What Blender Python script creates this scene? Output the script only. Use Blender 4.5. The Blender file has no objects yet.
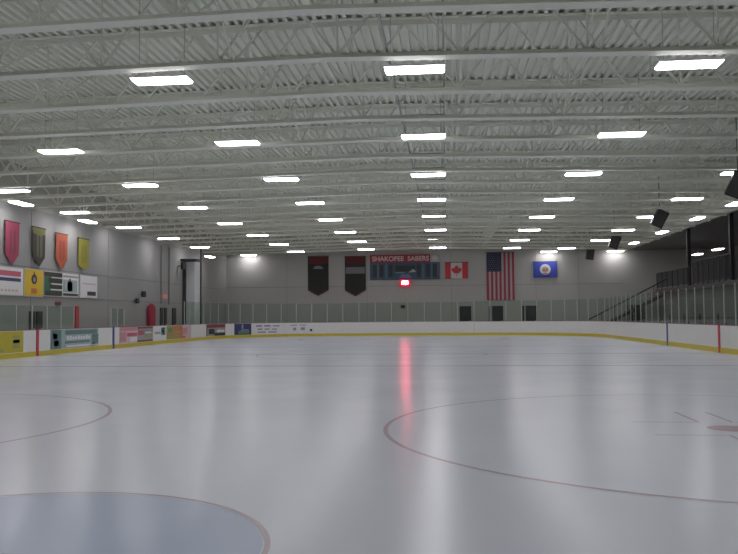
import bpy, math, random
from mathutils import Vector, Matrix
random.seed(4)
SC = bpy.context.scene
COL = SC.collection
PI = math.pi

# ---------------------------------------------------------------- camera
F, YAW, PITCH, ROLL, CH = 805.62, 0.0956, 0.0489, -0.0076, 1.511
cam = bpy.data.cameras.new('camera'); cam.sensor_width = 36; cam.lens = F * 36 / 738; cam.clip_end = 300; cam.clip_start = 0.05
camo = bpy.data.objects.new('camera', cam); COL.objects.link(camo); SC.camera = camo
cy, sy, cp, sp = math.cos(YAW), math.sin(YAW), math.cos(PITCH), math.sin(PITCH)
R0 = Vector((cy, sy, 0)); FW = Vector((-sy * cp, cy * cp, sp)); U0 = Vector((sy * sp, -cy * sp, cp))
cr, sr = math.cos(ROLL), math.sin(ROLL)
RT = R0 * cr + U0 * sr; UP = U0 * cr - R0 * sr
M = Matrix((RT, UP, -FW)).transposed().to_4x4(); M.translation = Vector((0, 0, CH)); camo.matrix_world = M

# ---------------------------------------------------------------- world, exposure
w = bpy.data.worlds.new('world'); SC.world = w; w.use_nodes = True
w.node_tree.nodes['Background'].inputs[0].default_value = (0.5, 0.52, 0.55, 1)
w.node_tree.nodes['Background'].inputs[1].default_value = 0.03
SC.view_settings.view_transform = 'Standard'; SC.view_settings.look = 'None'
SC.view_settings.gamma = 1; SC.view_settings.use_curve_mapping = False
SC.view_settings.exposure = 0.0
LAMP = 18.5           # emission of the ceiling lights' lenses
SC.cycles.use_denoising = True
SC.cycles.max_bounces = 10; SC.cycles.diffuse_bounces = 6; SC.cycles.transparent_max_bounces = 64
SC.cycles.sample_clamp_indirect = 6

# ---------------------------------------------------------------- helpers
def mat(name, col, rough=0.6, metal=0.0, vary=0.06, scale=6.0, bump=0.0, spec=None, emit=None, strength=0):
    m = bpy.data.materials.new(name); m.use_nodes = True
    nt = m.node_tree; b = nt.nodes['Principled BSDF']
    tc = nt.nodes.new('ShaderNodeTexCoord'); n = nt.nodes.new('ShaderNodeTexNoise')
    n.inputs['Scale'].default_value = scale; n.inputs['Detail'].default_value = 3
    nt.links.new(tc.outputs['Object'], n.inputs['Vector'])
    mx = nt.nodes.new('ShaderNodeMix'); mx.data_type = 'RGBA'
    mx.inputs[6].default_value = tuple(c * (1 - vary) for c in col) + (1,)
    mx.inputs[7].default_value = tuple(min(1, c * (1 + vary)) for c in col) + (1,)
    nt.links.new(n.outputs['Fac'], mx.inputs[0]); nt.links.new(mx.outputs[2], b.inputs['Base Color'])
    b.inputs['Roughness'].default_value = rough; b.inputs['Metallic'].default_value = metal
    if spec is not None: b.inputs['Specular IOR Level'].default_value = spec
    if bump:
        bp = nt.nodes.new('ShaderNodeBump'); bp.inputs['Strength'].default_value = bump; bp.inputs['Distance'].default_value = 0.02
        nt.links.new(n.outputs['Fac'], bp.inputs['Height']); nt.links.new(bp.outputs[0], b.inputs['Normal'])
    if emit:
        b.inputs['Emission Color'].default_value = tuple(emit) + (1,); b.inputs['Emission Strength'].default_value = strength
    return m

class MB:
    def __init__(s): s.v = []; s.f = []; s.m = []
    def add(s, vs, fs, mi=0):
        o = len(s.v); s.v += [tuple(v) for v in vs]; s.f += [tuple(i + o for i in f) for f in fs]; s.m += [mi] * len(fs); return s
    def box(s, x0, x1, y0, y1, z0, z1, mi=0):
        return s.add([(x0,y0,z0),(x1,y0,z0),(x1,y1,z0),(x0,y1,z0),(x0,y0,z1),(x1,y0,z1),(x1,y1,z1),(x0,y1,z1)],
                     [(0,3,2,1),(4,5,6,7),(0,1,5,4),(1,2,6,5),(2,3,7,6),(3,0,4,7)], mi)
    def bar(s, p, q, w, h=None, mi=0):
        h = w if h is None else h
        p, q = Vector(p), Vector(q); d = (q - p).normalized()
        ref = Vector((0,0,1)) if abs(d.z) < 0.95 else Vector((1,0,0))
        a = d.cross(ref).normalized() * w / 2; b = a.cross(d).normalized() * h / 2
        vs = [p-a-b, p+a-b, p+a+b, p-a+b, q-a-b, q+a-b, q+a+b, q-a+b]
        return s.add(vs, [(0,1,2,3),(4,7,6,5),(0,4,5,1),(1,5,6,2),(2,6,7,3),(3,7,4,0)], mi)
    def cyl(s, p, q, r, n=10, r2=None, mi=0):
        r2 = r if r2 is None else r2
        p, q = Vector(p), Vector(q); d = (q - p).normalized()
        ref = Vector((0,0,1)) if abs(d.z) < 0.95 else Vector((1,0,0))
        a = d.cross(ref).normalized(); b = d.cross(a)
        vs = []
        for c, rr in ((p, r), (q, r2)):
            for k in range(n):
                t = 2*PI*k/n; vs.append(c + a*rr*math.cos(t) + b*rr*math.sin(t))
        fs = [(k, (k+1) % n, n+(k+1) % n, n+k) for k in range(n)] + [tuple(range(n))[::-1], tuple(range(n, 2*n))]
        return s.add(vs, fs, mi)
    def prism(s, pts, y0, y1, mi=0):
        # outline in the XZ plane, depth along Y
        n = len(pts)
        vs = [(x, y0, z) for x, z in pts] + [(x, y1, z) for x, z in pts]
        fs = [tuple(range(n)), tuple(range(2*n-1, n-1, -1))] + [(k, n+k, n+(k+1) % n, (k+1) % n) for k in range(n)]
        return s.add(vs, fs, mi)
    def slab(s, pts, z0, z1, mi=0):
        n = len(pts)
        vs = [(x, y, z0) for x, y in pts] + [(x, y, z1) for x, y in pts]
        fs = [tuple(range(n))[::-1], tuple(range(n, 2*n))] + [(k, (k+1) % n, n+(k+1) % n, n+k) for k in range(n)]
        return s.add(vs, fs, mi)
    def build(s, name, m, parent=None, loc=None, rotz=0, bevel=0):
        me = bpy.data.meshes.new(name); me.from_pydata(s.v, [], s.f)
        for mm in (m if isinstance(m, (list, tuple)) else [m]): me.materials.append(mm)
        me.polygons.foreach_set('material_index', s.m); me.update()
        o = bpy.data.objects.new(name, me); COL.objects.link(o)
        if parent is not None: o.parent = parent
        if loc: o.location = loc
        if rotz: o.rotation_euler.z = rotz
        if bevel:
            b = o.modifiers.new('bevel', 'BEVEL'); b.width = bevel; b.segments = 2; b.limit_method = 'ANGLE'
        return o

def tag(o, label=None, cat=None, group=None, kind=None):
    if label: o['label'] = label
    if cat: o['category'] = cat
    if group: o['group'] = group
    if kind: o['kind'] = kind
    return o
def empty(name, loc=(0,0,0), rz=0):
    o = bpy.data.objects.new(name, None); COL.objects.link(o); o.location = loc; o.rotation_euler.z = rz; o.empty_display_size = 0.3
    return o
KIDS = {}
def copy_tree(o, parent=None):
    c = o.copy(); COL.objects.link(c); c.parent = parent
    for ch in list(o.children): copy_tree(ch, c)
    return c
ORD = ['first','second','third','fourth','fifth','sixth','seventh','eighth','ninth','tenth','eleventh','twelfth','thirteenth','fourteenth',
       'fifteenth','sixteenth','seventeenth','eighteenth','nineteenth','twentieth','twenty-first','twenty-second','twenty-third']
def ribbon(mb, path, o0, o1, z0, z1, mi=0):
    """a strip that follows a plan path; o0, o1 are offsets to the right of the travel direction"""
    n = len(path); L = []
    for i, p in enumerate(path):
        a = Vector(path[max(0, i-1)]); b = Vector(path[min(n-1, i+1)]); d = (b - a).normalized()
        L.append((Vector(p), Vector((d.y, -d.x))))
    vs = []
    for p, nn in L:
        a = p + nn*o0; b = p + nn*o1
        vs += [(a.x,a.y,z0),(b.x,b.y,z0),(b.x,b.y,z1),(a.x,a.y,z1)]
    fs = [(0,1,2,3), tuple(4*(n-1)+k for k in (3,2,1,0))]
    for i in range(n-1):
        for k in range(4):
            fs.append((4*i+k, 4*(i+1)+k, 4*(i+1)+(k+1) % 4, 4*i+(k+1) % 4))
    return mb.add(vs, fs, mi)

# ---------------------------------------------------------------- materials
M_steel = mat('cream painted steel', (.80,.81,.71), .5, 0, .04, 3)
M_deck = mat('cream painted roof deck', (.80,.82,.72), .55, 0, .05, 1.2)
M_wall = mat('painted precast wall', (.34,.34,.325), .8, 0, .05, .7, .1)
M_wallfar = mat('far wall paint with light added', (.45,.45,.425), .8, 0, .05, .7, .1)  # same paint as the left wall, lightened to offset weaker light here
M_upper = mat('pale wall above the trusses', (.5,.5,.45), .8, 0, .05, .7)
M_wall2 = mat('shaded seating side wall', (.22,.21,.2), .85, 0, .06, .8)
M_conc = mat('concrete slab', (.35,.34,.32), .7, 0, .1, 2)
M_seam = mat('wall seam sealant', (.24,.235,.225), .8)
M_white = mat('white board panel', (.80,.80,.77), .4, 0, .03, 3)
M_yellow = mat('yellow kickplate', (.66,.54,.05), .45, 0, .08, 4)
M_cap = mat('maroon board cap', (.25,.08,.09), .5)
M_capg = mat('grey board cap', (.42,.36,.38), .5)
M_red = mat('red stripe', (.55,.04,.07), .5)
M_blue = mat('blue stripe', (.06,.07,.3), .5)
M_alu = mat('brushed aluminium', (.62,.64,.63), .4, .5, .04)
M_dark = mat('charcoal door paint', (.035,.038,.04), .5)
M_black = mat('black speaker cabinet', (.02,.02,.025), .5, 0, .1, 9)
M_blackred = mat('dark steel', (.05,.045,.045), .6)
M_lampwhite = mat('white lamp housing', (.8,.8,.8), .4)
M_lens = mat('lit lamp lens', (.9,.9,.95), .4, emit=(1,.96,1.0), strength=LAMP)
M_cable = mat('grey hanging cable', (.4,.4,.38), .5)

def glass_mat():
    m = bpy.data.materials.new('tinted shielding glass'); m.use_nodes = True; nt = m.node_tree
    nt.nodes.clear()
    out = nt.nodes.new('ShaderNodeOutputMaterial'); mix = nt.nodes.new('ShaderNodeMixShader')
    tr = nt.nodes.new('ShaderNodeBsdfTransparent'); gl = nt.nodes.new('ShaderNodeBsdfGlossy'); fr = nt.nodes.new('ShaderNodeLayerWeight')
    tc = nt.nodes.new('ShaderNodeTexCoord'); n = nt.nodes.new('ShaderNodeTexNoise'); n.inputs['Scale'].default_value = 2
    mx = nt.nodes.new('ShaderNodeMix'); mx.data_type = 'RGBA'
    mx.inputs[6].default_value = (.86,.915,.885,1); mx.inputs[7].default_value = (.88,.935,.905,1)
    nt.links.new(tc.outputs['Object'], n.inputs['Vector']); nt.links.new(n.outputs['Fac'], mx.inputs[0])
    nt.links.new(mx.outputs[2], tr.inputs[0]); gl.inputs['Roughness'].default_value = .05
    pw = nt.nodes.new('ShaderNodeMath'); pw.operation = 'POWER'; pw.inputs[1].default_value = 4
    ml = nt.nodes.new('ShaderNodeMath'); ml.operation = 'MULTIPLY_ADD'; ml.inputs[1].default_value = .35; ml.inputs[2].default_value = .02
    nt.links.new(fr.outputs['Facing'], pw.inputs[0]); nt.links.new(pw.outputs[0], ml.inputs[0]); nt.links.new(ml.outputs[0], mix.inputs[0]); nt.links.new(tr.outputs[0], mix.inputs[1]); nt.links.new(gl.outputs[0], mix.inputs[2])
    nt.links.new(mix.outputs[0], out.inputs[0]); return m
M_glass = glass_mat()

def ice_mat(name, col, spec=.5):
    m = mat(name, col, .2, 0, .035, .35, 0, spec)
    nt = m.node_tree; b = nt.nodes['Principled BSDF']; b.inputs['IOR'].default_value = 1.31
    # skate wear changes the gloss a little from place to place
    tc = nt.nodes.new('ShaderNodeTexCoord'); n = nt.nodes.new('ShaderNodeTexNoise'); mp = nt.nodes.new('ShaderNodeMapRange')
    mp.inputs['To Min'].default_value = .19; mp.inputs['To Max'].default_value = .28
    n.inputs['Scale'].default_value = .5; n.inputs['Detail'].default_value = 6
    nt.links.new(tc.outputs['Object'], n.inputs['Vector']); nt.links.new(n.outputs['Fac'], mp.inputs[0]); nt.links.new(mp.outputs[0], b.inputs['Roughness'])
    return m
M_ice = ice_mat('white ice', (.74,.78,.87))
M_icered = ice_mat('faded red line under ice', (.58,.48,.54))
M_iceblue = ice_mat('faded blue line under ice', (.50,.56,.64))
M_icecrease = ice_mat('pale blue crease under ice', (.50,.59,.76))
M_icedot = ice_mat('faded red spot under ice', (.50,.36,.40))
M_icegrey = ice_mat('faded centre line under ice', (.52,.50,.54))

# ---------------------------------------------------------------- setting
XL, XR, YF, RC = -16.61, 10.61, 62.72, 8.5
XC = -3.0
WL, WR, WF, WN = -18.35, 22.0, 66.0, -5.0
GX = 14.05                     # girder line where the joists end on the seating side
RIDGE, SL = -2.34, 0.0186
ZB = 6.74
def zb(x): return ZB - SL * abs(x - RIDGE)
def ztop(x): return zb(x) + 1.75
S = lambda o: tag(o, kind='structure')

S(MB().box(WL-.3, WR+.3, WN-.3, WF+.3, -.3, -.02).build('floor', M_conc))
S(MB().box(WL-.3, WL, WN, WF, -.02, 9.2).build('wall_left', M_wall))
S(MB().box(WL-.3, WR+.3, WF, WF+.3, -.02, 9.2).build('wall_far', M_wallfar))
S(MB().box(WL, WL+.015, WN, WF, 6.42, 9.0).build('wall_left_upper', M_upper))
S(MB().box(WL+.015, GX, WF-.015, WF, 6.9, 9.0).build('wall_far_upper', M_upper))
S(MB().box(WL-.3, WR+.3, WN-.3, WN, -.02, 9.2).build('wall_near', M_wall))
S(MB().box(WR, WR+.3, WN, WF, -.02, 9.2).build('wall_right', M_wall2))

# corrugated roof deck, ribs run the length of the building
def deck():
    b = MB(); per = .232; prof = []
    x = WL
    while x < GX + .2:
        for dx, dz in ((0,0),(.09,0),(.105,.09),(.217,.09)): prof.append((x+dx, dz))
        x += per
    vs = []
    for (x, dz) in prof:
        z = ztop(x) + .003 + dz
        vs += [(x, WN, z), (x, WF, z), (x, WF, z+.012), (x, WN, z+.012)]
    n = len(prof); fs = []
    for i in range(n-1):
        a = 4*i; c = 4*(i+1)
        fs += [(a, a+1, c+1, c), (a+3, c+3, c+2, a+2)]
    b.add(vs, fs); return b
S(deck().build('ceiling', M_deck))
# lower, unlit roof over the seating side, and the fascia on the girder line
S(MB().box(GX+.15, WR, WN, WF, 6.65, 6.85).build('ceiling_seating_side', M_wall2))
S(MB().box(GX+.0, GX+.15, WN, WF, 6.55, 8.9).build('beam_right', M_steel))

# wall seams
t = S(MB().box(WL, WL+.02, 8, WF, 3.80, 3.83).build('trim_1', M_seam))
S(MB().box(WL, WL+.02, 8, 54.7, 2.50, 2.53).build('trim_2', M_seam))
S(MB().box(WL, GX, WF-.02, WF, 3.98, 4.01).build('trim_3', M_seam))
k = 4
for x in (-13.2, -6.5, .4, 7.2, 10.6):
    S(MB().box(x, x+.02, WF-.015, WF, 0, 8.6).build('trim_%d' % k, M_seam)); k += 1
for y in (26, 34.1, 42.3):
    S(MB().box(WL, WL+.012, y, y+.02, 0, 8.3).build('trim_%d' % k, M_seam)); k += 1

# white boxed pier on the left wall near the corner
pier = MB().box(WL, -17.55, 55.0, 56.3, -.02, 5.45).build('column_white', mat('white painted pier', (.78,.80,.80), .6), bevel=.01); S(pier)
S(MB().box(-17.55, -17.45, 56.2, 56.3, -.02, 6.6).build('column_edge', M_blackred))

# ---------------------------------------------------------------- ice
def rink_outline(off=0, n=14):
    P = [(XL+off, 1.5), (XL+off, YF-RC)]
    r = RC - off
    for i in range(1, n+1):
        a = PI/2*i/n; P.append((XL+RC - r*math.cos(a), YF-RC + r*math.sin(a)))
    P.append((XR-RC, YF-off))
    for i in range(1, n+1):
        a = PI/2*i/n; P.append((XR-RC + r*math.sin(a), YF-RC + r*math.cos(a)))
    P.append((XR-off, 1.5)); return P
ice = MB().slab(rink_outline(0)[::-1], -.02, 0).build('ice_sheet', M_ice); S(ice)
def ring(b, cx, cyy, r0, r1, a0=0, a1=2*PI, n=96, z=.003):
    vs = []; fs = []
    for i in range(n+1):
        a = a0 + (a1-a0)*i/n
        vs += [(cx+r0*math.cos(a), cyy+r0*math.sin(a), z), (cx+r1*math.cos(a), cyy+r1*math.sin(a), z)]
    for i in range(n): fs.append((2*i, 2*i+1, 2*i+3, 2*i+2))
    return b.add(vs, fs)
def quad(b, x0, x1, y0, y1, z=.003): return b.add([(x0,y0,z),(x1,y0,z),(x1,y1,z),(x0,y1,z)], [(0,1,2,3)])
def circle_marks(cx, cyy):
    ring(MB(), cx, cyy, 4.52, 4.58).build('faceoff_circle', M_icered, ice)
    ring(MB(), cx, cyy, 0.001, .3, n=32).build('faceoff_spot', M_icedot, ice)
    for sx in (-1, 1):
        for sgn in (-1, 1):
            x0 = cx + sx*.23; y0 = cyy + sgn*.62; b = MB()
            quad(b, x0-.025, x0+.025, min(y0, y0+sgn*1.2), max(y0, y0+sgn*1.2))
            quad(b, min(x0+sx*.03, x0+sx*.9), max(x0+sx*.03, x0+sx*.9), y0-.025, y0+.025)
            b.build('faceoff_mark', M_icered, ice)
YG = 4.99
MIDY = YG - 3.35 + 30.5
for yy in (YG+6.1, 2*MIDY-YG-6.1):
    for sx in (-1, 1): circle_marks(XC + sx*6.71, yy)
ring(MB(), XC, MIDY, 4.52, 4.58).build('centre_circle', M_iceblue, ice)
ring(MB(), XC, MIDY, .001, .15, n=24, z=.006).build('centre_spot', M_iceblue, ice)
quad(MB(), XL+.02, XR-.02, MIDY-.15, MIDY+.15, .004).build('centre_line', M_icegrey, ice)
for s_ in (-1, 1):
    quad(MB(), XL+.02, XR-.02, MIDY+s_*7.62-.15, MIDY+s_*7.62+.15, .004).build('blue_line', M_iceblue, ice)
quad(MB(), XL+3.1, XR-3.1, 2*MIDY-YG-.03, 2*MIDY-YG+.03).build('goal_line', M_icered, ice)
quad(MB(), XL+.02, XR-.02, YG-.03, YG+.03, .005).build('goal_line', M_icered, ice)
for yy, a0 in ((YG, 0), (2*MIDY-YG, PI)):
    ring(MB(), XC, yy, .001, 1.80, a0, a0+PI, 48, .002).build('goal_crease', M_icecrease, ice)
    ring(MB(), XC, yy, 1.81, 1.85, a0, a0+PI, 48, .003).build('crease_outline', M_icered, ice)

# ---------------------------------------------------------------- dasher boards
def arc_left(n=14): return [(XL+RC-RC*math.cos(PI/2*i/n), YF-RC+RC*math.sin(PI/2*i/n)) for i in range(n+1)]
def arc_right(n=14): return [(XR-RC+RC*math.sin(PI/2*i/n), YF-RC+RC*math.cos(PI/2*i/n)) for i in range(n+1)]
def PL(s):
    """point of the left/far boards, s metres from Y = 20"""
    if s < YF-RC-20: return (XL, 20+s)
    s -= YF-RC-20; L = RC*PI/2
    if s < L: a = s/RC; return (XL+RC-RC*math.cos(a), YF-RC+RC*math.sin(a))
    return (XL+RC+s-L, YF)
def cut(s0, s1):
    n = max(1, int((s1-s0)/.6)); return [PL(s0+(s1-s0)*i/n) for i in range(n+1)]
Ltot = (YF-RC-20) + RC*PI/2
p_left = [(XL, 8.0)] + arc_left()
p_far = [(XL+RC+.02, YF), (XR-RC-.02, YF)]
p_right = arc_right() + [(XR, 8.0)]
def boards(label, path, cap):
    r = empty('dasher_boards', (path[0][0], path[0][1], 0))
    tag(r, label, 'rink boards')
    o = Vector(path[0]); P = [(p[0]-o.x, p[1]-o.y) for p in path]
    b = MB(); ribbon(b, P, -.10, 0, -.02, 1.06); b.build('board_panel', M_white, r)
    b = MB(); ribbon(b, P, 0, .015, 0, .2); b.build('kick_plate', M_yellow, r)
    b = MB(); ribbon(b, P, -.12, .01, 1.06, 1.085); b.build('cap_rail', cap, r)
    return r, o
bl, ol = boards('rink boards down the left side, covered in adverts, with yellow kick plate', p_left, M_cap)
bf, of = boards('plain white rink boards straight across the far end under the scoreboard', p_far, M_capg)
br, orr = boards('plain white rink boards curving down the right side with red and blue posts', p_right, M_cap)
def post(parent, o, x, y, m, name):
    sx = 1 if x < 0 else -1
    x0, x1 = sorted((x + sx*.0, x + sx*.03))
    MB().box(x0-o.x, x1-o.x, y-.09-o.y, y+.09-o.y, 0.0, 1.10).build(name, m, parent)
post(bl, ol, XL, 31.45, M_red, 'centre_line_stripe'); post(bl, ol, XL, 38.98, M_blue, 'blue_line_stripe')
post(br, orr, XR, 32.75, M_red, 'centre_line_stripe'); post(br, orr, XR, 40.2, M_blue, 'blue_line_stripe')
# seam and gate on the right of the far boards
b = MB(); ribbon(b, [(XR-RC+RC*math.sin(math.radians(t))-orr.x, YF-RC+RC*math.cos(math.radians(t))-orr.y) for t in (61.7, 62.3)], 0, .008, .2, 1.06)
b.build('gate_seam', M_seam, br)

# adverts on the boards: each a thin sheet with its printing
def col(name, c, r=.45): return mat(name, c, r, 0, .05, 5)
C_teal = col('teal ink', (.12,.22,.22)); C_tealp = col('pale teal print', (.36,.46,.46)); C_ink = col('black ink', (.03,.03,.03))
C_yel = col('yellow print', (.55,.48,.04)); C_pink = col('pink print', (.60,.28,.31)); C_pinkd = col('strong pink print', (.55,.12,.17))
C_navy = col('navy print', (.05,.05,.17)); C_gry = col('grey print', (.34,.34,.35)); C_grn = col('green print', (.1,.3,.16))
C_org = col('orange print', (.6,.2,.08)); C_olv = col('olive print', (.38,.36,.1)); C_lav = col('lavender print', (.35,.3,.45)); C_wh = col('white print', (.78,.78,.78))
C_mar = col('maroon print', (.22,.05,.06)); C_ltpink = col('light pink print', (.68,.5,.53))
def advert(s0, s1, base, marks, z0=.22, z1=1.04):
    b = MB(); P = [(p[0]-ol.x, p[1]-ol.y) for p in cut(s0, s1)]
    ribbon(b, P, .002, .012, z0, z1); a = b.build('advert_panel', base, bl)
    for i, (u0, u1, v0, v1, m) in enumerate(marks):
        b = MB(); L = s1-s0
        P = [(p[0]-ol.x, p[1]-ol.y) for p in cut(s0+u0*L, s0+u1*L)]
        ribbon(b, P, .012, .017, z0+v0*(z1-z0), z0+v1*(z1-z0)); b.build('printing', m, a)
def words(u0, u1, v0, v1, n, m):
    L = (u1-u0)/n
    return [(u0+i*L+.12*L, u0+(i+1)*L-.12*L, v0+(v1-v0)*.12*random.random(), v1-(v1-v0)*.3*random.random(), m) for i in range(n)]
advert(5.6, 10.35, C_yel, words(.05,.55,.3,.75,5,C_olv) + [(.05,.7,.1,.18,C_olv), (.84,.94,.2,.8,C_olv), (.84,.94,.45,.6,C_grn)])
advert(12.55, 17.2, C_tealp, [(.0,.2,.0,1,C_teal), (.04,.12,.5,.8,C_tealp), (.06,.15,.15,.45,C_gry), (.28,.97,.72,.95,C_teal), (.85,1,.1,.7,C_teal)]
       + words(.3,.82,.42,.66,9,C_wh) + [(.28,.8,.25,.37,C_teal), (.3,.98,.05,.15,C_wh)])
advert(19.75, 22.1, C_ltpink, [(.0,1,.75,1,C_pink), (.0,.35,.1,.7,C_pink), (.55,1,.05,.35,C_wh), (.4,.98,.4,.62,C_pinkd)], .22, 1.06)
advert(22.15, 24.4, C_gry, [(.05,.4,.45,.75,C_pinkd), (.5,.95,.3,.45,C_olv), (0,1,0,.12,C_mar), (0,1,.88,1,C_mar), (.5,.9,.55,.65,C_wh)])
advert(24.5, 26.6, C_wh, [(.1,.55,.45,.6,C_gry), (.6,.92,.35,.9,C_teal), (.66,.84,.5,.75,C_wh)])
advert(26.7, 29.1, C_olv, [(.0,1,.3,.42,C_org), (.4,1,.6,.95,C_org), (.1,.4,.5,.85,C_grn)])
advert(29.15, 31.3, C_ltpink, [(.0,.45,.0,.2,C_org), (.2,.6,.3,.8,C_pink), (.0,.2,.2,1,C_org)])
advert(34.6, 37.4, C_gry, [(.0,1,.7,1,C_mar), (.15,.5,.15,.6,C_ink), (.6,.95,.3,.5,C_wh), (.5,1,.0,.25,C_ink), (0,.08,0,1,C_ink)])
advert(38.4, 40.1, C_navy, [(.2,.9,.1,.35,C_grn), (.4,.9,.38,.48,C_lav), (.45,.55,.55,.95,C_gry)])
advert(40.2, 42.8, C_wh, words(.08,.95,.68,.86,3,C_lav) + words(.15,.85,.38,.56,3,C_gry) + words(.15,.85,.12,.28,2,C_lav))
advert(42.9, 45.24, C_wh, [(.08,.25,.22,.42,C_ink), (.78,.97,.22,.42,C_ink)] + words(.3,.75,.3,.6,2,C_lav) + [(.2,.8,.75,.85,C_tealp)])

# ---------------------------------------------------------------- shielding glass above the boards
def glass_run(label, path, tops, parent_name='shielding_glass'):
    """path: vertices between panes; tops: pane heights (None = gap)"""
    r = empty(parent_name, (path[0][0], path[0][1], 1.09)); tag(r, label, 'rink glass')
    o = path[0]
    for i in range(len(path)-1):
        a = Vector((path[i][0]-o[0], path[i][1]-o[1])); b = Vector((path[i+1][0]-o[0], path[i+1][1]-o[1]))
        d = (b-a).normalized(); n = Vector((d.y, -d.x)); a = a - n*.05 + d*.02; b = b - n*.05 - d*.02
        g = MB(); ribbon(g, [tuple(a), tuple(b)], -.006, .006, 0, tops[i]-1.09); g.build('glass_pane', M_glass, r)
    for i, p in enumerate(path):
        z = max(tops[max(0, i-1)], tops[min(len(tops)-1, i)])-1.09
        if 0 < i < len(path)-1:
            a = Vector(path[i-1]); b = Vector(path[i+1])
        else:
            a = Vector(path[max(0, i-1)]); b = Vector(path[min(len(path)-1, i+1)])
        d = (b-a).normalized(); n = Vector((d.y, -d.x)); c = Vector((p[0]-o[0], p[1]-o[1])) - n*.05
        MB().box(c.x-.02, c.x+.02, c.y-.02, c.y+.02, 0, z+.01).build('stanchion', M_alu, r)
    return r
Ys = [22.57+1.22*i for i in range(11)]
glass_run('low rink glass above the left boards beside the penalty boxes, ending at a red post', [(XL, y) for y in Ys], [2.05]*10)
glass_run('short lone piece of rink glass between the team benches, above the blue line', [(XL, 38.8), (XL, 39.6), (XL, 40.43)], [2.0]*2)
n = 4; cl = [(XL, 50.1+1.03*i) for i in range(n)] + [(XL+RC-RC*math.cos(PI/2*i/11), YF-RC+RC*math.sin(PI/2*i/11)) for i in range(12)]
glass_run('tall rink glass around the far left corner of the ice', cl, [2.55]*(len(cl)-1))
nf = 9; fx = [XL+RC + (XR-XL-2*RC)*i/nf for i in range(nf)]
fx = [XL+RC + (XR-XL-2*RC)*i/8 for i in range(9)]
glass_run('tall rink glass across the far end under the scoreboard', [(x, YF) for x in fx], [2.58]*8)
crn = [(XR-RC+RC*math.sin(PI/2*i/11), YF-RC+RC*math.cos(PI/2*i/11)) for i in range(12)]
glass_run('tall rink glass around the far right corner of the ice', crn, [2.62]*11)
yr = []; y = YF-RC
while y > 20: yr.append((XR, y)); y -= 1.22
glass_run('tall rink glass with many metal posts down the right side', yr, [2.65]*(len(yr)-1))

rp = MB().box(XL-.14, XL+.0, 34.9, 35.22, 1.09, 2.08).build('bench_post_pad', mat('red vinyl pad', (.42,.05,.05), .5), bevel=.02)
tag(rp, 'red padded post standing on the left boards at the end of the low glass', 'padded post')

# ---------------------------------------------------------------- roof joists
def zt(x): return zb(x) + 1.75
NODE = 1.245
X0J, X1J = WL, GX
nn = 26; nodes = [X0J + (X1J-X0J)*i/nn for i in range(nn+1)]
def chord(z_of, up):
    b = MB()
    xs = [X0J, RIDGE, X1J]
    for i in range(2):
        a, c = xs[i], xs[i+1]
        for s_ in (-1, 1):
            for (w0, w1, h0, h1) in ((0, .15, 0, .014), (.01, .026, .01, .12)) if up else ((0, .19, 0, .014), (.01, .026, .01, .12)):
                za, zc = z_of(a), z_of(c)
                if up: h0_, h1_ = h0, h1
                else: h0_, h1_ = -h1, -h0
                y0, y1 = sorted((s_*w0, s_*w1))
                b.add([(a,y0,za+h0_),(a,y1,za+h0_),(a,y1,za+h1_),(a,y0,za+h1_),(c,y0,zc+h0_),(c,y1,zc+h0_),(c,y1,zc+h1_),(c,y0,zc+h1_)],
                      [(0,1,2,3),(4,7,6,5),(0,4,5,1),(1,5,6,2),(2,6,7,3),(3,7,4,0)])
    return b
JY = [13.452 + 2.573*i for i in range(20)]
BRX = (-14.7, -9.6, -4.3, 3.1, 8.3)
def joist(detail):
    r = empty('roof_joist')
    chord(zb, True).build('bottom_chord', M_steel, r)
    b = chord(zt, False)
    b.build('top_chord', M_steel, r)
    allb = MB()
    for i in range(nn):
        x0, x1 = nodes[i], nodes[i+1]
        top0 = i % 2 == 0
        p = (x0, 0, zt(x0)-.08 if top0 else zb(x0)+.08); q = (x1, 0, zt(x1)-.08 if not top0 else zb(x1)+.08)
        b = MB().bar(p, q, .055, .05)
        if detail: b.build('diagonal_brace', M_steel, r)
        else: allb.bar(p, q, .055, .05)
        if i % 2 == 1:
            v = ((x0, 0, zb(x0)+.08), (x0, 0, zt(x0)-.08))
            if detail: MB().bar(*v, .035).build('vertical_brace', M_steel, r)
            else: allb.bar(*v, .035)
    if not detail: allb.build('web_lattice', M_steel, r)
    return r
def add_bridging(r):
    for x in BRX:
        b = MB(); d = 2.573
        b.bar((x, .03, zt(x)-.1), (x, d-.03, zb(x)+.09), .035).bar((x, .03, zb(x)+.09), (x, d-.03, zt(x)-.1), .035)
        b.build('cross_bridging', M_steel, r)
pa = joist(True); add_bridging(pa)
pb = joist(False); add_bridging(pb)
for i, y in enumerate(JY):
    r = pa if i == 0 else pb if i == 8 else copy_tree(pa if i < 8 else pb)
    r.location = (0, y, 0)
    where = ('at the top edge of the photo' if i == 0 else 'from the top edge of the photo' if i < 19 else '')
    lab = ('pale steel truss crossing the ceiling %s' % where) if i == 0 else \
          ('pale steel roof truss, last one, right by the far wall' if i == 19 else 'pale steel roof truss, %s one counted %s' % (ORD[i], where))
    tag(r, lab, 'roof truss', 'roof trusses spanning the rink')

# cable tray under the roof, above the middle row of lights
ct = empty('cable_tray', (-.57, 13.2, 6.86))
tag(ct, 'long narrow cable tray running the length of the roof above the middle lights', 'cable tray')
for sx in (-.57, .57):
    MB().box(sx-.02, sx+.02, 0, 52.2, 0, .07).build('side_rail', M_cable, ct)
for y in JY:
    MB().box(-.55, .55, y-13.2+.15, y-13.2+.27, 0, .03).build('rung', M_cable, ct)

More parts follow.
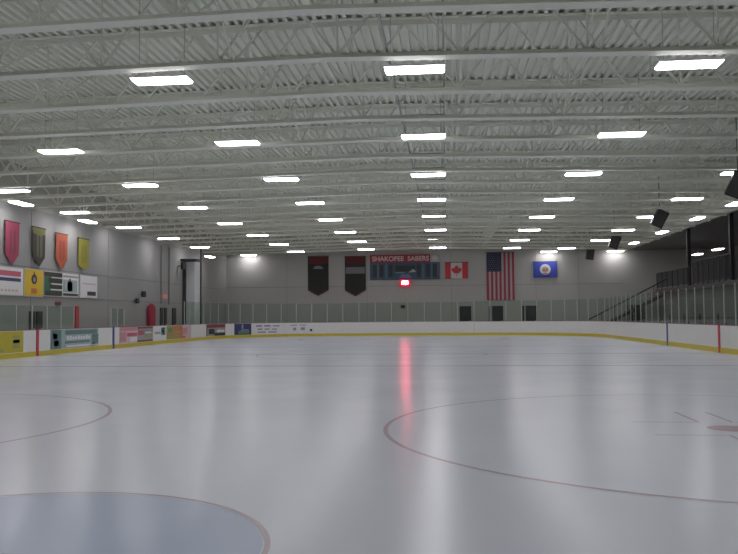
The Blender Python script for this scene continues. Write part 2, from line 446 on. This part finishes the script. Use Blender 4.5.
# ---------------------------------------------------------------- ceiling lights
def fixture():
    r = empty('ceiling_light')
    MB().box(-.63, .63, -.23, .23, .0, .045).build('housing', M_lampwhite, r, bevel=.01)
    vs = [(-.62,-.22,0),(.62,-.22,0),(.62,.22,0),(-.62,.22,0),(-.59,-.19,-.045),(.59,-.19,-.045),(.59,.19,-.045),(-.59,.19,-.045)]
    MB().add(vs, [(0,1,2,3),(7,6,5,4),(0,4,5,1),(1,5,6,2),(2,6,7,3),(3,7,4,0)]).build('lens', M_lens, r)
    for sx in (-.5, .5):
        MB().cyl((sx, 0, .04), (sx, 0, 1.92), .006, 5).build('hanging_cable', M_cable, r)
    return r
proto = None
def light(x, y, z, label, rz=0, group='ceiling lights over the ice'):
    global proto
    if proto is None: proto = fixture(); r = proto
    else: r = copy_tree(proto)
    r.location = (x, y, z); r.rotation_euler.z = rz
    tag(r, label, 'ceiling light', group); return r
COLX = {-3: -17.0, -2: -11.42, -1: -6.03, 0: -.60, 1: 4.93, 2: 10.33}
CN = {-3: 'in the column along the left wall', -2: 'in the second column from the left wall', -1: 'in the column left of the centre one', 0: 'in the centre column',
      1: 'in the column right of the centre one', 2: 'in the second column right of the centre one'}
RN = ['nearest row','second row','third row','fourth row','fifth row','sixth row','seventh row','last row']
for j in range(-2, 8):
    for i in range(-3, 3):
        if j == 7 and i in (2, -3): continue
        if i == -3 and j > 6: continue
        x = COLX[i] + (.5 if i == -3 and j == 2 else 0); y = 16.58 + 6.304*j; z = zb(x) - .045 - .01
        if i == 0 and j in (4, 6): y += .42; z += .12
        if i == 2 and j == 6: x -= .1
        out = j < 0 or (i in (-2, 2, -3) and j == 0) or (i in (2, -3) and j == 1)
        if out: lab = 'lit ceiling light %s, %s' % (CN[i], 'just above the camera' if j == -1 else 'behind the nearest row' if j == -2 else RN[j])
        else: lab = 'lit rectangular ceiling light %s, %s' % (CN[i], RN[j])
        light(x, y, z, lab)
light(-16.3, 65.4, 6.68, 'lit ceiling light washing the far wall left of the dark banners')
light(8.22, 65.4, 6.59, 'lit ceiling light washing the far wall above the blue flag')
light(8.96, 61.1, 6.50, 'lit ceiling light just right of the one above the blue flag')
light(13.4, 65.4, 6.55, 'lit ceiling light washing the far wall right of the hanging speakers')
for y, z, lab in ((31.5, 6.28, 'nearer of two small lights turned lengthwise beside the left wall'), (37.7, 6.26, 'farther of two small lights turned lengthwise beside the left wall'),
               (58.1, 6.02, 'small ceiling light turned lengthwise above the white pier')):
    light(-17.4, y, z, lab, PI/2, 'lights turned lengthwise by the walls')
for y, lab in ((37.05, 'lit lengthwise light over the seating edge, nearest of its line'), (42.5, 'lit lengthwise light over the seating edge, second of its line'),
               (49.3, 'lit lengthwise light over the seating edge, third of its line'), (56.5, 'lit lengthwise light over the seating edge, last of its line')):
    light(12.84, y, 6.40, lab, PI/2, 'lights turned lengthwise by the walls')
for y, lab in ((56.0, 'nearer small lit light high over the dark upper deck'), (60.4, 'farther small lit light high over the dark upper deck')):
    light(18.2, y, 5.85, lab, PI/2, 'lights over the upper deck')

# ---------------------------------------------------------------- hanging speakers
def speaker(loc, s, rot, label, hang=None, group='black speakers hung from the roof'):
    r = empty('speaker', loc); r.rotation_euler = rot
    MB().box(-.3*s, .3*s, -.22*s, .22*s, -.45*s, .45*s).build('cabinet', M_black, r, bevel=.03)
    MB().box(-.26*s, .26*s, -.245*s, -.22*s, -.4*s, .4*s).build('grille', M_blackred, r)
    if hang:
        from mathutils import Euler
        v = Euler(rot).to_matrix().inverted() @ Vector((0, 0, ztop(loc[0]) + .004 - loc[2]))
        MB().cyl((0, 0, 0), v, .015, 6).build('hanger', M_black, r)
    if 'left wall' in label:
        v = Matrix.Rotation(-rot[2], 3, 'Z') @ Vector((WL+.01-loc[0], 0, 0)); MB().bar((0,0,0), v, .05).build('wall_bracket', M_black, r)
    tag(r, label, 'speaker', group)
speaker((9.85, 28.1, 5.85), .95, (math.radians(15), math.radians(24), math.radians(-10)), 'big black tilted speaker cut by the right edge of the photo', 2.1)
speaker((10.45, 40.5, 6.2), .95, (math.radians(12), math.radians(26), 0), 'black tilted hanging speaker, second from the right edge', 1.8)
speaker((10.75, 52.6, 6.15), .95, (math.radians(12), math.radians(20), 0), 'black tilted hanging speaker between the far right lights', 1.8)
speaker((11.1, 63.5, 6.2), .95, (math.radians(10), math.radians(6), 0), 'black hanging speaker by the far wall right of the blue flag', 1.75)
speaker((-17.98, 53.9, 5.08), .55, (0, 0, math.radians(50)), 'small black speaker on the left wall beside the white pier', None, 'small speakers on the left wall')
speaker((WL+.2, 47.0, 2.95), .4, (0, 0, math.radians(60)), 'upper of two small black boxes on the left wall', None, 'small speakers on the left wall')
speaker((WL+.2, 46.0, 2.53), .34, (0, 0, math.radians(60)), 'lower of two small black boxes on the left wall', None, 'small speakers on the left wall')

# ---------------------------------------------------------------- scoreboard and red light
FWY = WF
sb = empty('scoreboard', (-3.37, FWY-.12, 4.52)); tag(sb, 'wide scoreboard with red header on the far wall', 'scoreboard')
M_sblue = mat('dark blue scoreboard face', (.03,.07,.12), .4); M_sblue2 = mat('blue scoreboard column', (.05,.14,.24), .4); M_sred = mat('red scoreboard header', (.30,.025,.03), .5)
MB().box(-2.86, 2.86, -.12, .12, 0, 1.38).build('score_face', M_sblue, sb, bevel=.02)
MB().box(-2.86, 2.1, -.13, .12, 1.38, 2.02).build('header_panel', M_sred, sb)
MB().box(2.1, 2.86, -.13, .12, 1.38, 2.02).build('logo_panel', mat('grey logo panel', (.38,.36,.35), .5), sb)
lg = MB().cyl((2.47, -.14, 1.7), (2.47, -.125, 1.7), .24, 20).build('logo_disc', mat('pale logo disc', (.5,.49,.47), .5), sb)
for x in (-2.45, -1.9, -1.15, 1.15, 1.9, 2.45):
    MB().box(x-.17, x+.17, -.135, -.12, .18, 1.2).build('number_window', M_black, sb)
for x in (-2.2, -1.5, 1.5, 2.2):
    MB().box(x-.05, x+.05, -.135, -.12, .05, 1.33).build('divider_strip', M_sblue2, sb)
MB().box(-.75, .85, -.135, -.12, .62, 1.12).build('clock_window', M_black, sb)
MB().box(-.75, .0, -.138, -.12, .5, .6).build('divider_strip', mat('teal strip', (.08,.28,.28), .4), sb)
MB().prism([(.3,.55),(.95,.6),(.7,.85)], -.138, -.12).build('emblem', mat('pale emblem', (.35,.42,.36), .5), sb)
MB().prism([(-.5,.1),(.6,.1),(.35,.42),(-.25,.42)], -.138, -.12).build('sponsor_badge', mat('dim violet badge', (.16,.14,.28), .5), sb)
def text(body, size, loc, m, parent, rz=0, name='lettering', bold=.0):
    c = bpy.data.curves.new(name, 'FONT'); c.body = body; c.size = size; c.align_x = 'CENTER'; c.align_y = 'CENTER'; c.extrude = .004; c.offset = bold
    c.materials.append(m); o = bpy.data.objects.new(name, c); COL.objects.link(o); o.parent = parent; o.location = loc
    o.rotation_euler = (PI/2, 0, rz)
    me = bpy.data.meshes.new_from_object(o); q = bpy.data.objects.new(name, me); COL.objects.link(q)
    q.parent = parent; q.location = loc; q.rotation_euler = o.rotation_euler; bpy.data.objects.remove(o); return q
M_let = mat('pale lettering', (.66,.52,.52), .5)
text('SHAKOPEE', .54, (-1.36, -.14, 1.68), M_let, sb, bold=.012)
text('SABERS', .54, (1.12, -.14, 1.68), M_let, sb, bold=.012)

rl = empty('goal_clock', (-3.36, FWY-.14, 4.0)); tag(rl, 'small glowing red display lit up under the scoreboard', 'clock display')
MB().box(-.46, .46, -.1, .14, -.1, .515).build('housing', mat('red housing with halo glow', (.4,.02,.04), .4, emit=(1,.03,.1), strength=.35), rl, bevel=.03)  # housing emits faintly to imitate the red halo around the display
RED = mat('lit red display', (.9,.2,.2), .4, emit=(1,.14,.2), strength=60)
MB().box(-.25, .25, -.13, -.1, .1, .38).build('lit_display', RED, rl)

# ---------------------------------------------------------------- flags and banners
def cloth(name, wd, ht, nx, nz, colour, mats, loc, rz=0, amp=.03, waves=3, notch=None, parent=None):
    """hanging cloth, origin at its top centre, facing local -Y; colour(u, v) gives the material index"""
    b = MB(); vs = []; th = .012
    for side in (0, 1):
        for j in range(nz+1):
            for i in range(nx+1):
                u, v = i/nx, j/nz
                z = -ht*v
                if notch: 
                    zmax = ht - notch*abs(2*u-1)      # pointed lower edge
                    z = -zmax*v
                y = amp*math.sin(u*waves*2*PI + v*1.3)*(.3+.7*v) + side*th
                vs.append(((u-.5)*wd, y, z))
    N = (nx+1)*(nz+1); fs = []; mi = []
    for j in range(nz):
        for i in range(nx):
            a = j*(nx+1)+i; c = colour((i+.5)/nx, (j+.5)/nz)
            fs.append((a, a+nx+1, a+nx+2, a+1)); mi.append(c)
            fs.append((N+a, N+a+1, N+a+nx+2, N+a+nx+1)); mi.append(c)
    for i in range(nx):
        fs.append((i, i+1, N+i+1, N+i)); mi.append(colour((i+.5)/nx, 0))
        a = nz*(nx+1)+i; fs.append((a, N+a, N+a+1, a+1)); mi.append(colour((i+.5)/nx, .999))
    for j in range(nz):
        a = j*(nx+1); fs.append((a, N+a, N+a+nx+1, a+nx+1)); mi.append(colour(0, (j+.5)/nz))
        a = a+nx; fs.append((a, a+nx+1, N+a+nx+1, N+a)); mi.append(colour(.999, (j+.5)/nz))
    b.v = vs; b.f = fs; b.m = mi
    return b.build(name, mats, parent, loc, rz)
def rod(parent, w, m=M_blackred, d=.13):
    MB().cyl((-w/2-.05, 0.006, .02), (w/2+.05, .006, .02), .022, 8).build('hanging_rod', m, parent)
    for sx in (-w/2+.1, w/2-.1): MB().bar((sx, .006, .02), (sx, d, .02), .03).build('wall_bracket', m, parent)

F_red = mat('flag red', (.36,.05,.07), .8); F_white = mat('flag white', (.42,.36,.38), .8); F_navy = mat('flag navy', (.03,.04,.075), .8)
us = empty('flag', (4.38, FWY-.12, 6.6)); tag(us, 'striped flag with starry dark canton hung vertically on far wall', 'flag')
def us_col(u, v):
    k = min(12, int(u*13))
    if k < 7 and v < .4: return 2
    return 0 if k % 2 == 0 else 1
cloth('flag_cloth', 2.2, 3.85, 52, 30, us_col, [F_red, F_white, F_navy], (0,0,0), 0, .03, 3, None, us); rod(us, 2.2)
st = MB()
for r_ in range(9):
    for c_ in range(6 if r_ % 2 == 0 else 5):
        x = -1.1 + .1 + (c_ + (0 if r_ % 2 == 0 else .5))*.19; z = -.12 - r_*.165
        pts = [(x + (.035 if k % 2 == 0 else .015)*math.sin(k*PI/5), z + (.035 if k % 2 == 0 else .015)*math.cos(k*PI/5)) for k in range(10)]
        st.prism(pts, -.045, -.035)
st.build('stars', F_white, us)

ca = empty('flag', (.85, FWY-.12, 5.83)); tag(ca, 'red and white maple leaf flag beside the scoreboard', 'flag')
CA_red = mat('maple red', (.55,.06,.07), .8); CA_wh = mat('maple flag white', (.60,.57,.56), .8)
cloth('flag_cloth', 1.85, 1.3, 40, 10, lambda u, v: 0 if (u < .25 or u > .75) else 1, [CA_red, CA_wh], (0,0,0), 0, .02, 2, None, ca); rod(ca, 1.85)
half = [(0,1.0),(.14,.72),(.32,.82),(.24,.38),(.46,.58),(.52,.46),(.80,.50),(.70,.26),(.84,.16),(.42,-.18),(.48,-.36),(.05,-.28),(.04,-.75)]
leaf = [(x*.52, z*.52-.70) for x, z in half] + [(-x*.52, z*.52-.70) for x, z in half[::-1][:-1]]
MB().prism(leaf[::-1], -.05, -.03).build('maple_leaf', CA_red, ca)

mn = empty('flag', (7.95, FWY-.12, 5.80)); tag(mn, 'blue flag with round white seal on far wall right of striped flag', 'flag')
MN_b = mat('flag royal blue', (.05,.08,.42), .8)
cloth('flag_cloth', 1.9, 1.26, 30, 10, lambda u, v: 0, [MN_b], (0,0,0), 0, .025, 2, None, mn); rod(mn, 1.9)
def disc(cx, cz, r, y0, y1, n=28): return MB().prism([(cx+r*math.cos(2*PI*k/n), cz+r*math.sin(2*PI*k/n)) for k in range(n)], y0, y1)
disc(0, -.62, .43, -.05, -.03).build('seal', mat('seal white', (.6,.6,.66), .8), mn)
disc(0, -.62, .25, -.055, -.05).build('seal_centre', mat('seal tan', (.42,.34,.2), .8), mn)
MB().prism([(-.2,-.72),(-.02,-.74),(-.04,-.54),(-.18,-.56)], -.06, -.055).build('seal_green', mat('seal green', (.12,.22,.08), .8), mn)
MB().prism([(.04,-.74),(.2,-.70),(.2,-.54),(.06,-.5)], -.06, -.055).build('seal_red', mat('seal red', (.4,.1,.08), .8), mn)
MB().prism([(-.15,-.99),(.15,-.99),(.2,-.92),(-.2,-.92)], -.058, -.05).build('seal_ribbon', F_red, mn)

def pennant(loc, rz, wd, ht, notch, base, marks, label, group, fn=None, mats=None):
    r = empty('banner', loc, rz); tag(r, label, 'banner', group)
    fn = fn or (lambda u, v: 0)
    cloth('banner_cloth', wd, ht, 24, 20, fn, mats or [base], (0,0,0), 0, .012, 1, notch, r); rod(r, wd)
    for nm, pts, m in marks: MB().prism(pts, -.035, -.016).build(nm, m, r)
    return r
B_blk = mat('black banner cloth', (.028,.032,.028), .8); B_mar = mat('maroon banner header', (.13,.025,.028), .8); B_gry = mat('faded grey print', (.2,.2,.21), .8)
B_edge = mat('dark maroon hem', (.10,.03,.035), .8)
def far_fn(u, v):
    if v < .2 and .05 < u < .95: return 1
    if v > .93: return 2
    return 0
arc = [(.42*math.cos(PI*k/10), -1.02 + .26*math.sin(PI*k/10)) for k in range(11)]
pennant((-10.54, FWY-.1, 6.49), 0, 1.74, 3.26, .48, B_blk, [('arched_print', arc, B_gry)],
        'dark pointed banner with a pale arch, left one of two on far wall', 'dark banners on the far wall', far_fn, [B_blk, B_mar, B_edge])
pennant((-7.45, FWY-.1, 6.46), 0, 1.74, 3.28, .48, B_blk, [('grey_band', [(-.8,-1.42),(.8,-1.42),(.8,-.88),(-.8,-.88)], B_gry)],
        'dark pointed banner with a grey band, nearer the scoreboard', 'dark banners on the far wall', far_fn, [B_blk, B_mar, B_edge])

RZ = PI/2
def side_banner(y, z, wd, ht, notch, c1, c2, label, hc=None):
    a = mat('banner cloth', c1, .8); b_ = mat('banner stripe', c2, .8); h_ = mat('banner header', hc or c1, .8)
    def fn(u, v):
        if v < .18: return 2
        return 1 if (.28 < u < .46 or .56 < u < .74) and v < .8 else 0
    pennant((WL+.12, y, z), RZ, wd, ht, notch, a, [], label, 'pennants on the left wall', fn, [a, b_, h_])
side_banner(32.35, 5.61, 1.08, 1.80, .45, (.34,.055,.10), (.24,.045,.08), 'pink-red pointed pennant, nearest on the left wall')
side_banner(34.60, 5.60, 1.10, 1.75, .45, (.05,.05,.035), (.12,.12,.08), 'black pointed pennant with olive top on the left wall', (.16,.17,.05))
side_banner(36.75, 5.55, 1.15, 1.68, .45, (.42,.10,.045), (.33,.06,.04), 'orange-red pointed pennant between black and yellow ones')
side_banner(39.10, 5.53, 1.15, 1.55, .18, (.34,.32,.045), (.27,.25,.04), 'yellow pennant, farthest on the left wall')

def wall_sign(y0, y1, z0, z1, base, marks, label):
    r = empty('wall_sign', (WL+.01, (y0+y1)/2, z0), RZ); tag(r, label, 'sign', 'advert signs on the left wall')
    w_ = y1-y0; h_ = z1-z0
    MB().box(-w_/2, w_/2, -.05, 0, 0, h_).build('sign_frame', M_alu, r)
    MB().box(-w_/2+.04, w_/2-.04, -.06, -.05, .04, h_-.04).build('sign_face', base, r)
    for u0, u1, v0, v1, m in marks:
        MB().box(-w_/2+u0*w_, -w_/2+u1*w_, -.066, -.06, v0*h_, v1*h_).build('printing', m, r)
    return r, w_, h_
wall_sign(31.0, 33.38, 2.5, 3.72, C_wh, [(.2,.9,.68,.86,C_pinkd), (.2,.9,.5,.62,C_navy)] + [(a, b_, v-.05, v+.05, m) for a, b_, v, _, m in []] + [(.25+.12*i, .32+.12*i, .14, .22, C_ltpink) for i in range(5)],
          'white wall sign with pink and dark bars at the left edge')
yb, w_, h_ = wall_sign(33.44, 35.12, 2.5, 3.74, mat('golden sign face', (.75,.5,.03), .5), [(.35,.65,.12,.3,C_org)], 'golden yellow wall sign with a dark round emblem')
MB().prism([(.24*math.cos(2*PI*k/14), .78+.22*math.sin(2*PI*k/14)) for k in range(14)], -.072, -.06).build('emblem', C_ink, yb)
MB().prism([(.1*math.cos(2*PI*k/10), .76+.12*math.sin(2*PI*k/10)) for k in range(10)], -.078, -.072).build('emblem_centre', C_lav, yb)
MB().prism([(-.06,1.0),(.06,1.0),(0,1.12)], -.072, -.06).build('emblem_tip', C_ink, yb)
wall_sign(35.18, 36.9, 2.55, 3.72, mat('dark green sign face', (.04,.15,.08), .5), [(.0,1,.8,.96,C_ink), (.25,1,.55,.72,C_ink), (.3,1,.32,.46,C_ink), (.1,1,.05,.22,C_ink), (.4,1,.74,.78,C_wh), (.4,1,.48,.53,C_wh), (.35,1,.25,.3,C_wh)],
          'dark green and black striped wall sign')
wall_sign(36.92, 38.66, 2.55, 3.72, C_wh, [(.05,.9,.2,.72,C_tealp), (.3,.6,.25,.65,C_teal), (.4,.5,.4,.78,C_grn), (.05,.95,.06,.16,C_ink), (.05,.95,.82,.9,C_gry)],
          'white wall sign with a teal picture')
wall_sign(38.82, 40.82, 2.55, 3.72, C_wh, [(.4,.9,.12,.3,C_ink), (.1,.9,.6,.66,C_ltpink)], 'mostly blank white wall sign with a small black bar, farthest of the row')

# ---------------------------------------------------------------- wall items, doors
def far_door(x0, x1, k_, strip):
    b = MB().box(x0, x1, FWY-.06, FWY, -.02, 2.28).build('door_%d' % k_, M_dark); S(b)
    MB().box(x0+.3, x1-.25, FWY-.07, FWY-.06, 1.5, 2.0).build('door_window', mat('door glazing', (.07,.09,.09), .2), b)
    MB().box(x1-.15, x1-.08, FWY-.1, FWY-.06, 1.0, 1.12).build('door_handle', M_alu, b)
    if strip: MB().box(x0-.27, x0-.12, FWY-.06, FWY, -.02, 2.28).build('side_light', M_dark, b)
far_door(1.05, 1.98, 1, False); far_door(3.68, 4.55, 2, True); far_door(6.35, 7.27, 3, True)
far_door(14.9, 15.7, 4, True)
def left_door(y0, y1, z1, k_):
    b = MB().box(WL, WL+.06, y0, y1, -.02, z1).build('door_%d' % k_, M_dark); S(b)
    MB().box(WL+.06, WL+.1, y1-.15, y1-.09, 1.0, 1.1).build('door_handle', M_alu, b)
left_door(50.3, 50.75, 2.18, 5); left_door(51.05, 51.5, 2.18, 6); left_door(52.6, 53.3, 2.18, 7)
left_door(34.0, 34.45, 1.85, 8); left_door(34.6, 35.1, 1.85, 9)
pad = MB().prism([(-.5,0),(.5,0),(.5,2.1),(.35,2.3),(0,2.42),(-.35,2.3),(-.5,2.1)], -.22, -.02).build('rolled_mat', mat('red vinyl mat', (.36,.025,.05), .5), None, (WL+.02, 48.45, -.02), RZ, bevel=.03)
tag(pad, 'tall dark red padded mat with rounded top against the left wall', 'mat')
ex = empty('exit_sign', (WL+.01, 51.0, 2.78), RZ); tag(ex, 'small faint pink-red lit sign above the narrow dark doors on left wall', 'sign')
MB().box(-.42, .42, -.1, 0, 0, .28).build('sign_body', mat('pale sign body', (.55,.4,.4), .5, emit=(1,.2,.2), strength=.05), ex)
text('EXIT', .24, (0, -.105, .14), mat('red sign letters', (.6,.1,.1), .5, emit=(1,.1,.1), strength=.5), ex)
sg = MB().box(-.25, .25, -.05, 0, 0, .16).build('wall_plaque', C_mar, None, (WL+.01, 36.6, 2.16), RZ); tag(sg, 'small maroon plaque under the green wall sign', 'plaque')
cb = MB().box(-3.72, -3.38, FWY-.12, FWY, 2.16, 2.42).build('junction_box', M_blackred); tag(cb, 'small black box on the far wall below the red display', 'junction box')
for yy, lb in ((50.4, 'thin grey vertical pipe on the left wall, nearer one'), (51.9, 'thin grey vertical pipe on the left wall, one nearer the white pier')):
    tag(MB().cyl((0,0,0), (0,0,3.8), .035, 8).build('conduit', M_seam, None, (WL+.045, yy, 2.4)), lb, 'pipe', 'pipes on the left wall')
# roll-up door hood next to the pier
hd = MB().box(WL+.002, -17.2, 54.3, 55.3, 5.46, 5.6).build('door_track_hood', M_blackred); tag(hd, 'dark bracket shelf above the white pier on the left wall', 'bracket')
tk = MB().box(WL+.002, -18.15, 54.75, 54.97, -.02, 5.45).build('door_track', M_blackred); tag(tk, 'dark vertical rail along the near edge of the white pier', 'rail')

# ---------------------------------------------------------------- seating side
mz = MB().box(GX, WR, 12, 56.0, 2.93, 3.17).box(17.0, WR, 56.0, WF, 2.93, 3.17).build('slab_upper_deck', M_blackred); S(mz)
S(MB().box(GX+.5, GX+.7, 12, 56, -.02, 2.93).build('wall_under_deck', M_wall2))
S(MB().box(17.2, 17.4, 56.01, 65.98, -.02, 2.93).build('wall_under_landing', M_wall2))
k_ = 0
for y in (27.6, 34.45, 42.0, 49.2):
    c = MB().box(GX+.17, GX+.37, y-.1, y+.1, 3.17, 6.65).build('column_%d' % k_, M_black); S(c); k_ += 1
def railing(p, q, label, posts, h=1.1, slope=0, balus=.12):
    r = empty('railing', p); tag(r, label, 'railing', 'dark railings of the upper deck')
    d = Vector(q) - Vector(p); L = d.length
    MB().bar((0,0,h), (d.x,d.y,d.z+h), .05).build('top_rail', M_black, r)
    MB().bar((0,0,.12), (d.x,d.y,d.z+.12), .04).build('bottom_rail', M_black, r)
    n_ = max(2, int(L/posts))
    for i in range(n_+1):
        t = i/n_; c = d*t; MB().bar((c.x,c.y,c.z), (c.x,c.y,c.z+h), .05).build('post', M_black, r)
    b = MB(); n_ = int(L/balus)
    for i in range(n_):
        c = d*((i+.5)/n_); b.bar((c.x,c.y,c.z+.12), (c.x,c.y,c.z+h), .018)
    tag(b.build('baluster', M_black, r), kind='stuff')
railing((GX+.1, 41.6, 3.17), (GX+.1, 47.9, 3.17), 'dark upper deck railing between the two black columns', .9, 1.35)
railing((GX+.1, 34.8, 3.17), (GX+.1, 41.0, 3.17), 'dark upper deck railing nearest, cut by the right edge of photo', 1.2)
railing((GX+.1, 48.5, 3.17), (GX+.1, 55.9, 3.17), 'dark upper deck railing beyond the farther black column', 1.2)
# stair along the far wall
stt = empty('staircase', (11.0, 64.2, -.02)); tag(stt, 'dark stair climbing the far wall up to the right deck', 'stairs')
n_ = 18; run = 6.0/n_; rise = 3.17/n_
for i in range(n_):
    MB().box(i*run, (i+1)*run+.02, 0, 1.5, (i+1)*rise-.05, (i+1)*rise).build('step', M_blackred, stt)
MB().bar((0,0,.1), (6.0,0,3.17), .06, .25).build('stringer', M_blackred, stt)
MB().bar((0,0,1.15), (6.0,0,4.25), .06, .09).build('handrail', M_black, stt)
for i in range(7):
    MB().bar((i*1.0,0,i*.528+.1), (i*1.0,0,i*.517+1.15), .04).build('rail_post', M_black, stt)
# bleachers behind the right glass
M_seat = mat('grey green bench plank', (.14,.17,.15), .6)
bc = empty('bleachers', (11.9, 22, -.02)); tag(bc, 'dim bench bleachers behind the right side glass', 'bleachers')
for i in range(4):
    MB().box(i*.62, i*.62+.3, 0, 30, .42+i*.38-.04, .42+i*.38).build('bench_plank', M_seat, bc)
    MB().box(i*.62+.3, i*.62+.62, 0, 30, .2+i*.38-.04, .2+i*.38).build('foot_plank', M_blackred, bc)
for y in range(0, 31, 3):
    b = MB()
    for i in range(4): b.box(i*.62+.1, i*.62+.16, y-.03 if y else 0, y+.03, 0, .38+i*.38)
    b.box(0, 2.4, y-.03 if y else 0, y+.03, 0, .06); b.build('support_frame', M_blackred, bc)
